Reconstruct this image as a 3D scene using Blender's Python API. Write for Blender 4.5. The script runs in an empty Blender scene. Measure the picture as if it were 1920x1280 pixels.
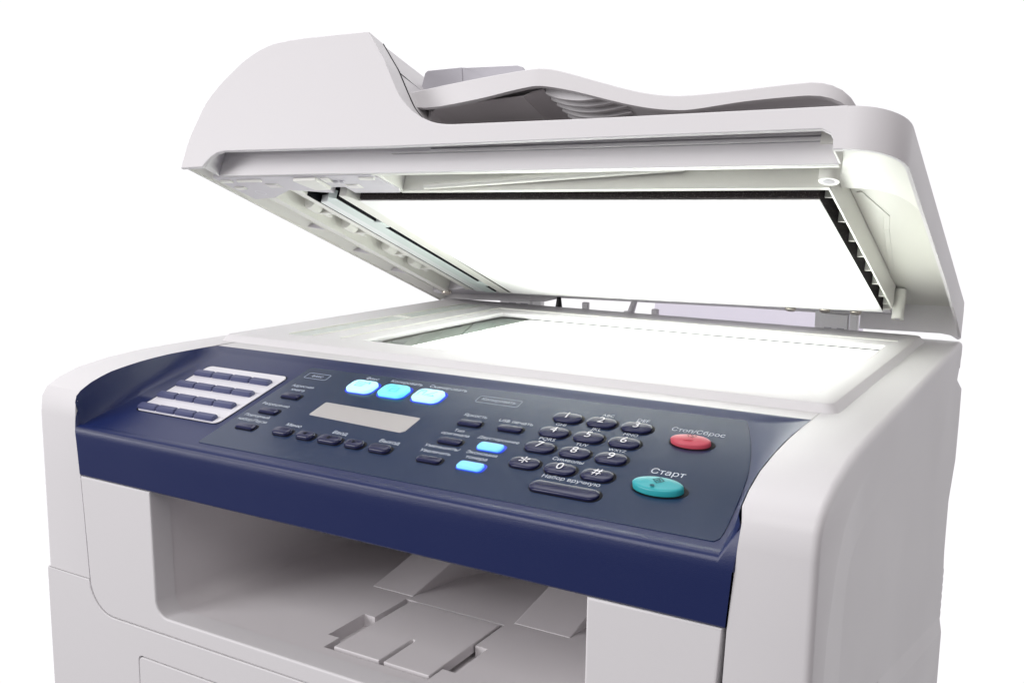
import bpy, bmesh, math, random
from mathutils import Vector, Matrix
from mathutils.geometry import delaunay_2d_cdt

random.seed(3)
S = bpy.context.scene
COL = S.collection

# ------------------------------------------------------------------ camera
CAM = Vector((0.5458, -0.3567, 0.4728))
yaw, pit, rol = math.radians(30.2192), math.radians(8.7573), math.radians(0.7321)
fwd = Vector((-math.sin(yaw) * math.cos(pit), math.cos(yaw) * math.cos(pit), -math.sin(pit)))
rgt = Vector((math.cos(yaw), math.sin(yaw), 0))
upv = rgt.cross(fwd)
r2 = rgt * math.cos(rol) + upv * math.sin(rol)
u2 = -rgt * math.sin(rol) + upv * math.cos(rol)
cd = bpy.data.cameras.new("camera")
cam = bpy.data.objects.new("camera", cd)
COL.objects.link(cam)
cam.matrix_world = Matrix(((r2.x, u2.x, -fwd.x, CAM.x), (r2.y, u2.y, -fwd.y, CAM.y),
                           (r2.z, u2.z, -fwd.z, CAM.z), (0, 0, 0, 1)))
cd.sensor_width = 36.0
cd.lens = 1871.4967 / 1920 * 36.0
cd.clip_start = 0.01
cd.clip_end = 100
S.camera = cam

# ------------------------------------------------------------------ studio surround (world) and lamps
S.view_settings.view_transform = 'Standard'
S.view_settings.look = 'None'
S.view_settings.exposure = 0.0
S.view_settings.gamma = 1.0
S.view_settings.use_curve_mapping = False
W = bpy.data.worlds.new("World")
S.world = W
W.use_nodes = True
nt = W.node_tree
nt.nodes.clear()
tc = nt.nodes.new('ShaderNodeTexCoord')
dot = nt.nodes.new('ShaderNodeVectorMath'); dot.operation = 'DOT_PRODUCT'
dot.inputs[1].default_value = Vector((-0.52, 0.85, -0.02)).normalized()
mr = nt.nodes.new('ShaderNodeMapRange'); mr.interpolation_type = 'SMOOTHSTEP'
mr.inputs[1].default_value = 0.10; mr.inputs[2].default_value = 0.62
mix = nt.nodes.new('ShaderNodeMix'); mix.data_type = 'RGBA'
mix.inputs[6].default_value = (0.20, 0.188, 0.20, 1)      # dim studio behind the camera
mix.inputs[7].default_value = (1.04, 1.03, 1.05, 1)      # white backdrop behind the printer
bg = nt.nodes.new('ShaderNodeBackground')
wo = nt.nodes.new('ShaderNodeOutputWorld')
nt.links.new(tc.outputs['Generated'], dot.inputs[0])
nt.links.new(dot.outputs['Value'], mr.inputs[0])
nt.links.new(mr.outputs[0], mix.inputs[0])
nt.links.new(mix.outputs[2], bg.inputs[0])
nt.links.new(bg.outputs[0], wo.inputs[0])


def area_lamp(name, loc, target, sx, sy, power, col):
    ld = bpy.data.lights.new(name, 'AREA')
    ld.shape = 'RECTANGLE'; ld.size = sx; ld.size_y = sy
    ld.energy = power; ld.color = col
    o = bpy.data.objects.new(name, ld)
    COL.objects.link(o)
    o.location = loc
    o.rotation_euler = (Vector(target) - Vector(loc)).to_track_quat('-Z', 'Y').to_euler()
    return o


area_lamp("softbox", (-1.15, -1.65, 1.0), (0.2, 0.1, 0.3), 1.2, 1.2, 33, (1.0, 0.985, 1.0))
area_lamp("side_softbox", (2.0, -0.1, 1.1), (0.46, 0.2, 0.25), 0.9, 0.9, 4.2, (1.0, 0.94, 0.93))
area_lamp("top_softbox", (0.35, -1.35, 1.75), (0.25, 0.1, 0.25), 0.8, 0.8, 11.0, (1.0, 0.975, 0.965))
area_lamp("overhead_softbox", (0.05, 0.55, 2.0), (0.2, 0.25, 0.3), 1.4, 1.0, 9, (1.0, 0.99, 1.0))

# ------------------------------------------------------------------ materials
MATS = {}


def mat(name, col, rough=0.45, spec=0.5, emit=None, estr=0.0, bump=0.0, bscale=900.0, coat=0.0, var=0.0, metal=0.0):
    m = bpy.data.materials.new(name)
    m.use_nodes = True
    n = m.node_tree
    b = n.nodes['Principled BSDF']
    b.inputs['Base Color'].default_value = (*col, 1)
    b.inputs['Roughness'].default_value = rough
    b.inputs['Specular IOR Level'].default_value = spec
    b.inputs['Metallic'].default_value = metal
    b.inputs['Coat Weight'].default_value = coat
    if emit:
        b.inputs['Emission Color'].default_value = (*emit, 1)
        b.inputs['Emission Strength'].default_value = estr
    if bump or var:
        t = n.nodes.new('ShaderNodeTexCoord')
        nz = n.nodes.new('ShaderNodeTexNoise')
        nz.inputs['Scale'].default_value = bscale
        nz.inputs['Detail'].default_value = 3
        n.links.new(t.outputs['Object'], nz.inputs['Vector'])
        if bump:
            bp = n.nodes.new('ShaderNodeBump')
            bp.inputs['Strength'].default_value = bump
            bp.inputs['Distance'].default_value = 0.0004
            n.links.new(nz.outputs[0], bp.inputs['Height'])
            n.links.new(bp.outputs[0], b.inputs['Normal'])
        if var:
            nz2 = n.nodes.new('ShaderNodeTexNoise')
            nz2.inputs['Scale'].default_value = 14
            nz2.inputs['Detail'].default_value = 4
            n.links.new(t.outputs['Object'], nz2.inputs['Vector'])
            m2 = n.nodes.new('ShaderNodeMapRange')
            m2.inputs[3].default_value = rough - var; m2.inputs[4].default_value = rough + var
            n.links.new(nz2.outputs[0], m2.inputs[0])
            n.links.new(m2.outputs[0], b.inputs['Roughness'])
    MATS[name] = m
    return m


WHITE = mat('white_plastic', (0.768, 0.756, 0.765), 0.45, 0.4, bump=0.10, bscale=2200, var=0.07)
LIDW = mat('lid_plastic', (0.768, 0.756, 0.765), 0.42, 0.4, bump=0.08, bscale=2200, var=0.06)
CREAM = mat('inner_plastic', (0.80, 0.80, 0.75), 0.30, 0.5, var=0.02, bump=0.02)
TRAYP = mat('tray_plastic', (0.77, 0.745, 0.755), 0.5, 0.4, bump=0.10, bscale=2200, var=0.06)
GREYP = mat('grey_plastic', (0.50, 0.49, 0.53), 0.5, 0.35, bump=0.06, bscale=2200)
DGREY = mat('low_bounce_grey', (0.34, 0.315, 0.32), 0.5, 0.35, bump=0.06, bscale=2200)  # dark tone picked to cut light bounced up under the document tray
ROOFM = mat('dimmed_roof_plastic', (0.66, 0.66, 0.61), 0.30, 0.5, var=0.02, bump=0.02)  # inner plastic toned down so the roof reads dimmer than the shelf
HATCH = mat('hatch_plastic', (0.62, 0.60, 0.64), 0.35, 0.5, var=0.06, bump=0.02)
NAVY = mat('navy_plastic', (0.009, 0.019, 0.097), 0.35, 0.5, bump=0.22, bscale=2600, var=0.05)
OVER = mat('overlay_film', (0.011, 0.029, 0.082), 0.22, 0.5, bump=0.05, bscale=2600, var=0.04)
KEY = mat('key_rubber', (0.013, 0.016, 0.066), 0.22, 0.5, var=0.04, bump=0.02)
OTKEY = mat('key_slate', (0.075, 0.085, 0.185), 0.42, 0.5, bump=0.08, bscale=2600)
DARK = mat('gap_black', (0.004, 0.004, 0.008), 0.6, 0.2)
CARD = mat('card', (0.80, 0.79, 0.84), 0.35, 0.5, var=0.05, bump=0.02)
PRINT = mat('print_white', (0.70, 0.76, 0.84), 0.5, 0.3, var=0.02)
DIGIT = mat('digit_white', (0.88, 0.88, 0.92), 0.4, 0.3, var=0.02)
LCD = mat('display_grey', (0.52, 0.50, 0.49), 0.25, 0.5, var=0.05)
RED = mat('red_key', (0.62, 0.085, 0.125), 0.33, 0.5, var=0.04)
REDI = mat('red_ink', (0.16, 0.012, 0.02), 0.5, 0.3, var=0.02)
TEAL = mat('teal_key', (0.035, 0.43, 0.47), 0.33, 0.5, var=0.04)
TEALI = mat('teal_ink', (0.005, 0.10, 0.13), 0.5, 0.3, var=0.02)
LED1 = mat('lit_key_pale', (0.4, 0.7, 0.75), 0.35, 0.5, (0.42, 0.80, 0.96), 0.78, var=0.04)
LED2 = mat('lit_key_cyan', (0.2, 0.6, 0.7), 0.35, 0.5, (0.13, 0.80, 0.92), 0.70, var=0.04)
LED3 = mat('lit_key_blue', (0.2, 0.5, 0.8), 0.35, 0.5, (0.12, 0.52, 0.95), 0.76, var=0.04)
LEDR = mat('lit_rim', (0.02, 0.03, 0.3), 0.4, 0.4, (0.01, 0.05, 0.80), 0.60)
LEDI = mat('lit_ink', (0.05, 0.25, 0.4), 0.4, 0.3, (0.03, 0.26, 0.48), 0.45)
FOAM = mat('black_foam', (0.040, 0.034, 0.033), 0.9, 0.2, bump=1.0, bscale=1400)
PADM = mat('pad_white', (0.90, 0.90, 0.90), 0.6, 0.3, var=0.05)
STEEL = mat('screw_steel', (0.75, 0.70, 0.62), 0.25, 0.5, metal=1.0)
PALEG = mat('pale_green_plate', (0.66, 0.74, 0.72), 0.3, 0.5, var=0.05)
PALEL = mat('pale_plate_edge', (0.82, 0.86, 0.86), 0.3, 0.5, var=0.05)
BED = mat('scanner_bed', (0.66, 0.70, 0.67), 0.45, 0.4, var=0.05)
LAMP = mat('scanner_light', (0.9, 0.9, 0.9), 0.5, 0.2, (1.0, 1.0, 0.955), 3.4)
BLACKR = mat('black_rubber', (0.02, 0.02, 0.02), 0.5, 0.4)

GL = bpy.data.materials.new('platen_glass')
GL.use_nodes = True
g = GL.node_tree
g.nodes.clear()
go = g.nodes.new('ShaderNodeOutputMaterial')
gt = g.nodes.new('ShaderNodeBsdfTransparent'); gt.inputs[0].default_value = (0.94, 0.97, 0.95, 1)
gg = g.nodes.new('ShaderNodeBsdfGlossy'); gg.inputs['Roughness'].default_value = 0.02
gf = g.nodes.new('ShaderNodeFresnel'); gf.inputs[0].default_value = 1.5
gm = g.nodes.new('ShaderNodeMixShader')
g.links.new(gf.outputs[0], gm.inputs[0]); g.links.new(gt.outputs[0], gm.inputs[1])
g.links.new(gg.outputs[0], gm.inputs[2]); g.links.new(gm.outputs[0], go.inputs[0])

FLAPM = mat('milky_flap', (0.86, 0.84, 0.90), 0.5, 0.2, var=0.03)
_b = FLAPM.node_tree
_t = _b.nodes.new('ShaderNodeBsdfTranslucent'); _t.inputs[0].default_value = (0.97, 0.95, 1.0, 1)
_m = _b.nodes.new('ShaderNodeMixShader'); _m.inputs[0].default_value = 0.93
_b.links.new(_b.nodes['Principled BSDF'].outputs[0], _m.inputs[1]); _b.links.new(_t.outputs[0], _m.inputs[2])
_b.links.new(_m.outputs[0], _b.nodes['Material Output'].inputs[0])

_n = FOAM.node_tree
_v = _n.nodes.new('ShaderNodeTexNoise'); _v.inputs['Scale'].default_value = 1100; _v.inputs['Detail'].default_value = 1
_c = _n.nodes.new('ShaderNodeTexCoord'); _r = _n.nodes.new('ShaderNodeValToRGB')
_r.color_ramp.elements[0].position = 0.55; _r.color_ramp.elements[0].color = (0.030, 0.025, 0.025, 1)
_r.color_ramp.elements[1].position = 0.78; _r.color_ramp.elements[1].color = (0.085, 0.078, 0.076, 1)
_n.links.new(_c.outputs['Object'], _v.inputs['Vector']); _n.links.new(_v.outputs[0], _r.inputs[0])
_n.links.new(_r.outputs[0], _n.nodes['Principled BSDF'].inputs['Base Color'])

# ------------------------------------------------------------------ frames
PA = math.radians(16.53)


def P(u, v, h):                                   # control panel frame: along, up the slope, off the slope
    return Vector((u, 0.0113 + v * math.cos(PA) - h * math.sin(PA), 0.3301 + v * math.sin(PA) + h * math.cos(PA)))


def rotl(th, ro, ya):
    t = math.radians(th)
    e = Vector((0, -math.cos(t), math.sin(t))); n = Vector((0, math.sin(t), math.cos(t))); x = Vector((1, 0, 0))
    r = math.radians(ro)
    xx = x * math.cos(r) + n * math.sin(r); nn = -x * math.sin(r) + n * math.cos(r)
    y = math.radians(ya)
    return xx * math.cos(y) + e * math.sin(y), -xx * math.sin(y) + e * math.cos(y), nn


LXa, LEa, LNa = rotl(21.07, 1.21, -0.12)
LO = Vector((0, 0.4386, 0.3645))


def L(x, e, n):                                   # lid frame: across, hinge to front edge, off the underside
    return LO + LXa * x + LEa * e + LNa * n


def I(x, y, z):
    return Vector((x, y, z))


# ------------------------------------------------------------------ mesh builder
class MB:
    def __init__(s, F=I):
        s.bm = bmesh.new(); s.F = F; s.mats = []

    def mi(s, m):
        if m not in s.mats:
            s.mats.append(m)
        return s.mats.index(m)

    def face(s, pts, m):
        vs = [s.bm.verts.new(s.F(*p)) for p in pts]
        f = s.bm.faces.new(vs); f.material_index = s.mi(m); return f

    def loft(s, loops, m, caps=True, closed=True):
        k = s.mi(m)
        vl = [[s.bm.verts.new(s.F(*p)) for p in lp] for lp in loops]
        n = len(loops[0])
        for a, b in zip(vl, vl[1:]):
            for i in range(n if closed else n - 1):
                j = (i + 1) % n
                f = s.bm.faces.new((a[i], a[j], b[j], b[i])); f.material_index = k
        if caps:
            for lp in (vl[0], vl[-1]):
                f = s.bm.faces.new(lp); f.material_index = k
        return s

    def prism(s, poly, d0, d1, m, ax='uv'):
        # poly of 2D points; ax names which coordinates they fill
        def p3(a, b, d):
            return {'uv': (a, b, d), 'uw': (a, d, b), 'vw': (d, a, b)}[ax]
        return s.loft([[p3(a, b, d0) for a, b in poly], [p3(a, b, d1) for a, b in poly]], m)

    def rprism(s, poly, d0, d1, r, m, ax='uw', steps=3):
        # prism whose edge at d0 is rounded; r is one radius or one per polygon edge
        N = len(poly)
        rs = r if isinstance(r, (list, tuple)) else [r] * N
        area = sum(poly[i][0] * poly[(i + 1) % N][1] - poly[(i + 1) % N][0] * poly[i][1] for i in range(N))
        sg = 1 if area > 0 else -1
        rm = max(rs)
        sd = 1 if d1 > d0 else -1

        def inset(k):
            res = []
            for i in range(N):
                a, b, c = Vector(poly[i - 1]), Vector(poly[i]), Vector(poly[(i + 1) % N])
                t0 = (b - a).normalized(); t1 = (c - b).normalized()
                n0 = Vector((-t0.y, t0.x)) * sg; n1 = Vector((-t1.y, t1.x)) * sg
                o0, o1 = rs[i - 1] * k, rs[i] * k
                cr = t0.x * t1.y - t0.y * t1.x
                if abs(cr) < 0.12:
                    q = b + (n0 * o0 + n1 * o1) * 0.5
                else:
                    p0 = b + n0 * o0; p1 = b + n1 * o1
                    w = p1 - p0
                    q = p0 + t0 * ((w.x * t1.y - w.y * t1.x) / cr)
                res.append((q.x, q.y))
            return res

        def p3(a, b, d):
            return {'uv': (a, b, d), 'uw': (a, d, b), 'vw': (d, a, b)}[ax]
        loops = []
        for j in range(steps + 1):
            t = math.pi / 2 * j / steps
            loops.append([p3(a, b, d0 + sd * rm * (1 - math.sin(t))) for a, b in inset(1 - math.cos(t))])
        loops = [[p3(a, b, d1) for a, b in poly]] + loops
        return s.loft(loops, m)

    def box(s, x0, x1, y0, y1, z0, z1, m):
        return s.prism([(x0, y0), (x1, y0), (x1, y1), (x0, y1)], z0, z1, m)

    def tube(s, a, b, r0, r1, m, n=20):
        a, b = Vector(a), Vector(b)
        d = (b - a).normalized()
        t = Vector((0, 0, 1)) if abs(d.z) < .9 else Vector((1, 0, 0))
        p = d.cross(t).normalized(); q = d.cross(p)
        ring = lambda c, r: [tuple(c + p * (r * math.cos(2 * math.pi * i / n)) + q * (r * math.sin(2 * math.pi * i / n))) for i in range(n)]
        return s.loft([ring(a, r0), ring(b, r1)], m)

    def text(s, txt, u, v, h, width=None, size=None, m=None, squash=1.0, bold=0.010):
        # flat lettering centred at (u, v) in the frame
        c = bpy.data.curves.new('lettering', 'FONT')
        c.body = txt; c.size = 1.0; c.resolution_u = 3
        c.align_x = 'CENTER'; c.offset = bold; c.fill_mode = 'NONE'
        o = bpy.data.objects.new('lettering', c)
        COL.objects.link(o)
        dg = bpy.context.evaluated_depsgraph_get()
        me = bpy.data.meshes.new_from_object(o.evaluated_get(dg))
        bpy.data.objects.remove(o); bpy.data.curves.remove(c)
        pts = [Vector((w.co.x, w.co.y)) for w in me.vertices]
        nxt = {}
        for e in me.edges:
            a, b = e.vertices
            nxt.setdefault(a, []).append(b); nxt.setdefault(b, []).append(a)
        segs, seen = [], set()
        for st_ in sorted(nxt):                       # follow every outline in its stored direction
            if st_ in seen:
                continue
            loop = [st_]; seen.add(st_)
            cur = st_ + 1 if st_ + 1 in nxt[st_] else nxt[st_][0]
            while cur not in seen:
                loop.append(cur); seen.add(cur)
                cand = [q for q in nxt[cur] if q not in seen]
                if not cand:
                    break
                cur = cand[0]
            segs += [(loop[q], loop[(q + 1) % len(loop)]) for q in range(len(loop))]
        ov_, oe_, of_, _, _, _ = delaunay_2d_cdt(pts, segs, [], 0, 1e-6)

        def inside(p):
            w_ = 0
            for a, b in segs:
                A_, B_ = pts[a], pts[b]
                if (A_.y <= p.y) != (B_.y <= p.y):
                    t = A_.x + (p.y - A_.y) / (B_.y - A_.y) * (B_.x - A_.x)
                    if t > p.x:
                        w_ += 1 if B_.y > A_.y else -1
            return w_ != 0
        xs = [w.x for w in pts]; ys = [w.y for w in pts]
        sc = size if size else width / (max(xs) - min(xs))
        cx, cy = (max(xs) + min(xs)) / 2, (max(ys) + min(ys)) / 2
        k = s.mi(m)
        vs = [s.bm.verts.new(s.F(u + (w.x - cx) * sc, v + (w.y - cy) * sc * squash, h)) for w in ov_]
        for t3 in of_:
            ctr = (ov_[t3[0]] + ov_[t3[1]] + ov_[t3[2]]) / 3
            if inside(ctr):
                f = s.bm.faces.new([vs[q] for q in t3]); f.material_index = k
        bmesh.ops.delete(s.bm, geom=[q for q in vs if not q.link_faces], context='VERTS')
        bpy.data.meshes.remove(me)
        return s

    def build(s, name, parent=None, bevel=0.0, ang=35, seg=2, smooth=30, flat=False, label=None, clamp=True, sharp=None, wn=False):
        if not flat:
            bmesh.ops.recalc_face_normals(s.bm, faces=s.bm.faces[:])
        else:
            ref = s.F(0, 0, 1) - s.F(0, 0, 0)
            s.bm.normal_update()
            fl = [f for f in s.bm.faces if f.normal.dot(ref) < 0]
            if fl:
                bmesh.ops.reverse_faces(s.bm, faces=fl)
        me = bpy.data.meshes.new(name)
        s.bm.to_mesh(me); s.bm.free()
        for m in s.mats:
            me.materials.append(m)
        o = bpy.data.objects.new(name, me)
        COL.objects.link(o)
        for p in me.polygons:
            p.use_smooth = True
        me.set_sharp_from_angle(angle=math.radians(smooth))
        if sharp:
            at = me.attributes.get('sharp_edge') or me.attributes.new('sharp_edge', 'BOOLEAN', 'EDGE')
            for e in me.edges:
                if sharp(me.vertices[e.vertices[0]].co, me.vertices[e.vertices[1]].co):
                    at.data[e.index].value = True
        if wn:
            w = o.modifiers.new('weighted_normal', 'WEIGHTED_NORMAL')
            w.keep_sharp = True; w.weight = 90
        if bevel:
            b = o.modifiers.new('bevel', 'BEVEL')
            b.width = bevel; b.segments = seg; b.limit_method = 'ANGLE'
            b.angle_limit = math.radians(ang); b.harden_normals = True
            b.use_clamp_overlap = clamp
        if parent is not None:
            o.parent = parent
            if parent is root:
                o.matrix_parent_inverse = Matrix.Translation(-root.location)
        if label:
            o['label'] = label
        return o


def arc(cx, cy, rx, ry, a0, a1, n):
    return [(cx + rx * math.cos(math.radians(a0 + (a1 - a0) * i / n)), cy + ry * math.sin(math.radians(a0 + (a1 - a0) * i / n))) for i in range(n + 1)]


def rrect(u, v, w, d, r, n=5):
    w /= 2; d /= 2
    return (arc(u + w - r, v + d - r, r, r, 0, 90, n) + arc(u - w + r, v + d - r, r, r, 90, 180, n)
            + arc(u - w + r, v - d + r, r, r, 180, 270, n) + arc(u + w - r, v - d + r, r, r, 270, 360, n))


def smooth(pts, n=6):
    # Catmull-Rom through the points
    out = []
    q = [pts[0]] + list(pts) + [pts[-1]]
    for i in range(1, len(q) - 2):
        p0, p1, p2, p3 = q[i - 1], q[i], q[i + 1], q[i + 2]
        for k in range(n):
            t = k / n
            out.append(tuple(0.5 * (2 * b + (c - a) * t + (2 * a - 5 * b + 4 * c - d) * t * t + (3 * b - a - 3 * c + d) * t ** 3)
                             for a, b, c, d in zip(p0, p1, p2, p3)))
    out.append(pts[-1])
    return out


def fillet(poly, rad, n=6):
    # round every corner of a closed polygon with its own radius (rad: list or number)
    out = []
    N = len(poly)
    for i in range(N):
        r = rad[i] if isinstance(rad, (list, tuple)) else rad
        p = Vector(poly[i]); a = Vector(poly[i - 1]) - p; b = Vector(poly[(i + 1) % N]) - p
        if r <= 0:
            out.append(tuple(p)); continue
        la, lb = a.length, b.length
        a.normalize(); b.normalize()
        th = a.angle(b) / 2
        t = min(r / math.tan(th), la * .49, lb * .49); r = t * math.tan(th)
        c = p + (a + b).normalized() * (r / math.sin(th))
        s0 = p + a * t - c; s1 = p + b * t - c
        ang = math.atan2(s0.x * s1.y - s0.y * s1.x, s0.dot(s1))
        for k in range(n + 1):
            w = ang * k / n
            out.append((c.x + s0.x * math.cos(w) - s0.y * math.sin(w), c.y + s0.x * math.sin(w) + s0.y * math.cos(w)))
    return out


def lerp(a, b, t):
    return a + (b - a) * t


# ------------------------------------------------------------------ the setting
T = 0.364
mb = MB(); mb.box(-0.01, 0.475, 0.0, 0.52, -0.05, -0.003, WHITE)
st = mb.build('tabletop', None, 0.003); st['kind'] = 'structure'

# ------------------------------------------------------------------ the printer
root = bpy.data.objects.new('multifunction_printer', None)
COL.objects.link(root)
root.location = (0.233, 0.22, 0.0)
root['label'] = 'white office copier with navy control panel, its scanner lid raised over the glowing glass'
root['category'] = 'printer'

# ---- side panels -------------------------------------------------------
front_top = [(0.0105, 0.300), (0.0105, 0.335), (0.0118, 0.345), (0.0155, 0.3505), (0.024, 0.3548), (0.038, 0.3590), (0.060, 0.3620), (0.082, 0.3635), (0.105, T)]


def xin_r(y, z):
    if y > 0.1239:
        return 0.4345
    return 0.4345 if z > 0.348 else lerp(0.4290, 0.4360, max(0, (z - 0.26) / 0.088))


def xin_l(y, z):
    if y > 0.1239:
        return 0.0330
    return 0.0330 if z > 0.348 else lerp(0.0397, 0.0335, max(0, (z - 0.237) / 0.111))


st_o = [(0.0105, 0.0), (0.0105, 0.2)] + front_top + [(0.25, T), (0.4455, T)]
b1 = [(0.025, 0), (0.028, 0.2), (0.0345, 0.295), (0.044, 0.322), (0.055, 0.335), (0.066, 0.341), (0.082, 0.346), (0.105, 0.350), (0.130, 0.352), (0.160, 0.3535), (0.190, 0.354), (0.27, 0.354), (0.4455, 0.354)]
b2 = [(0.095, 0), (0.090, 0.22), (0.0893, 0.281), (0.0925, 0.297), (0.098, 0.306), (0.106, 0.311), (0.120, 0.3148), (0.142, 0.317), (0.170, 0.3172), (0.200, 0.3155), (0.235, 0.312), (0.31, 0.3065), (0.4455, 0.299)]
mb = MB()
k = mb.mi(WHITE)
N = len(st_o)
inn = [mb.bm.verts.new((xin_r(y, z) if y > .1 or z > .2 else .429, y, z)) for y, z in st_o]
# cheek front/top, with a rounded outer edge
r = 0.0035
rings = [inn]
for a in (0, 22, 45, 68, 90):
    ca, sa = math.cos(math.radians(a)), math.sin(math.radians(a))
    ring = []
    for i, (y, z) in enumerate(st_o):
        p0 = st_o[max(i - 1, 0)]; p1 = st_o[min(i + 1, N - 1)]
        t = Vector((p1[0] - p0[0], p1[1] - p0[1])).normalized()
        nn = Vector((t.y, -t.x))            # inward in the yz plane
        ring.append(mb.bm.verts.new((0.466 - r + r * sa, y + nn.x * r * (1 - ca), z + nn.y * r * (1 - ca))))
    rings.append(ring)
rings.append([mb.bm.verts.new((0.466, y, z)) for y, z in b1])
rings.append([mb.bm.verts.new((0.4612, y, z)) for y, z in b2])
for a, b in zip(rings, rings[1:]):
    for i in range(N - 1):
        f = mb.bm.faces.new((a[i], a[i + 1], b[i + 1], b[i])); f.material_index = k
# recessed middle of the side
last = rings[-1]
poly = last + [mb.bm.verts.new((0.4612, y, z)) for y, z in [(0.4455, 0.3375), (0.4540, 0.3375), (0.5130, 0.3165), (0.5140, 0.292), (0.5110, 0.258), (0.4850, 0.230), (0.4840, 0.190), (0.4880, 0.172), (0.4880, 0.0)]]
f = mb.bm.faces.new(poly); f.material_index = k
mb.face([(0.4635, y, z) for y, z in [(0.20, 0.190), (0.4870, 0.119), (0.4870, 0.0), (0.20, 0.0)]], WHITE)
mb.face([(0.4635, y, z) for y, z in [(0.20, 0.190), (0.4870, 0.119)]] + [(0.4610, 0.4870, 0.133), (0.4610, 0.20, 0.204)], WHITE)
# inner wall of the cheek
iw = [(0.429, 0.0105, 0.0), (0.429, 0.0105, 0.2)] + [(xin_r(y, z), y, z) for y, z in front_top]
for a, b in zip(iw, iw[1:]):
    mb.face([a, b, (b[0], 0.1239, b[2]), (a[0], 0.1239, a[2])], WHITE)
crease = lambda a, b: a.x > .4605 and b.x > .4605 and ((abs(a.x - .4612) < 1e-5 and abs(b.x - .4612) < 1e-5) or (abs(a.x - .466) < 1e-5 and abs(b.x - .466) < 1e-5 and a.y > .0245 and b.y > .0245 and a.z < .3545 and b.z < .3545 and min(a.y, b.y) < .12))
mb.build('side_panel', root, smooth=30, sharp=crease)

mb = MB()
lf = [(0.0105, 0.2372)] + front_top
inn = [mb.bm.verts.new((xin_l(y, z), y, z)) for y, z in lf + [(0.25, T), (0.447, T)]]
k = mb.mi(WHITE)
so = lf + [(0.25, T), (0.447, T)]
rings = [inn]
for a in (0, 22, 45, 68, 90):
    ca, sa = math.cos(math.radians(a)), math.sin(math.radians(a))
    ring = []
    for i, (y, z) in enumerate(so):
        p0 = so[max(i - 1, 0)]; p1 = so[min(i + 1, len(so) - 1)]
        t = Vector((p1[0] - p0[0], p1[1] - p0[1])).normalized()
        nn = Vector((t.y, -t.x))
        ring.append(mb.bm.verts.new((r - r * sa, y + nn.x * r * (1 - ca), z + nn.y * r * (1 - ca))))
    rings.append(ring)
for a, b in zip(rings, rings[1:]):
    for i in range(len(so) - 1):
        f = mb.bm.faces.new((a[i], a[i + 1], b[i + 1], b[i])); f.material_index = k
f = mb.bm.faces.new(rings[-1] + [mb.bm.verts.new((0, 0.447, 0.2372))]); f.material_index = k
iw = [(xin_l(y, z), y, z) for y, z in lf]
for a, b in zip(iw, iw[1:]):
    mb.face([a, b, (b[0], 0.1239, b[2]), (a[0], 0.1239, a[2])], WHITE)
mb.face([(0.0, 0.0105, 0.2372), (0.0397, 0.0105, 0.2372), (0.0397, 0.1239, 0.2372), (0, 0.1239, 0.2372)], WHITE)
mb.build('side_panel', root, smooth=28)

# ---- rear of the body with a louvred door --------------------------------
pts = [(0.40, 0.3375), (0.4540, 0.3375), (0.5130, 0.3165), (0.5140, 0.292), (0.5110, 0.258), (0.4850, 0.230), (0.4840, 0.190), (0.4900, 0.172)]
z = 0.170
while z > 0.03:
    pts += [(0.4935, z), (0.4945, z - 0.0020), (0.4935, z - 0.0045), (0.4905, z - 0.0055)]
    z -= 0.0072
pts += [(0.4905, 0.0), (0.40, 0.0)]
mb = MB(); mb.prism(pts, 0.004, 0.4611, WHITE, 'vw')
mb.build('rear_cover', root, smooth=28)

# ---- lower front: U-shaped cover, bottom front, paper cassette -----------
seam_l = fillet([(0.0360, 0.3005), (0.0410, 0.2168), (0.0975, 0.2168), (0.0975, 0.3005)], [0, 0.021, 0, 0], 14)[:-1]
out = [(x + 0.0006, z + (0.0004 if z < 0.23 else 0)) for x, z in seam_l]
right_out = [(0.466 - x, z) for x, z in seam_l][::-1]
right_out = [(min(x + 0.0005, lerp(0.4285, 0.4316, (z - 0.217) / 0.084)), z) for x, z in right_out]
opening = fillet([(0.3705, 0.3005), (0.3705, 0.2275), (0.0985, 0.2275), (0.0965, 0.3005)], [0, 0.008, 0.009, 0], 7)
cover = out + right_out + opening
mb = MB()
mb.rprism(cover, 0.0100, 0.024, 0.0013, WHITE)
mb.build('front_cover', root, smooth=40, wn=True)

g = 0.0006
low = [(0, 0), (0, 0.2366), (0.0392, 0.2366)]
low += [(x, z) for x, z in seam_l if z < 0.2360]
low += [(x, z) for x, z in right_out if z < 0.2360] + [(0.4285, 0.2366), (0.4285, 0)]
cas = fillet([(0.0818, 0.0), (0.0818, 0.1985), (0.3842, 0.1985), (0.3842, 0.0)], [0, 0.003, 0.003, 0], 4)
low = low[:-1] + [(0.4285, 0.0)] + [(x + (g if x > .2 else -g), z + (g if z > .1 else 0)) for x, z in cas][::-1]
mb = MB()
mb.rprism(low, 0.0100, 0.030, 0.0006, WHITE, steps=2)
mb.build('lower_front', root, smooth=50, wn=True)
mb = MB()
mb.rprism(cas, 0.0098, 0.030, 0.0006, WHITE, steps=2)
mb.build('paper_cassette', root, smooth=50, wn=True)
mb = MB(); mb.box(0.02, 0.43, 0.0305, 0.40, 0.001, 0.190, DARK)
mb.build('inner_frame', root)

# ---- output tray --------------------------------------------------------
FZ = 0.2271
X0, X1 = 0.0965, 0.3710


def bay(y, fz, x0=X0, x1=X1):
    prof = fillet([(x0 - 0.0005, 0.3005), (x0 + 0.0015, fz), (x1, fz), (x1, 0.3005)], [0, 0.010, 0.009, 0], 6)
    return [(x, y, z) for x, z in prof]


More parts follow.
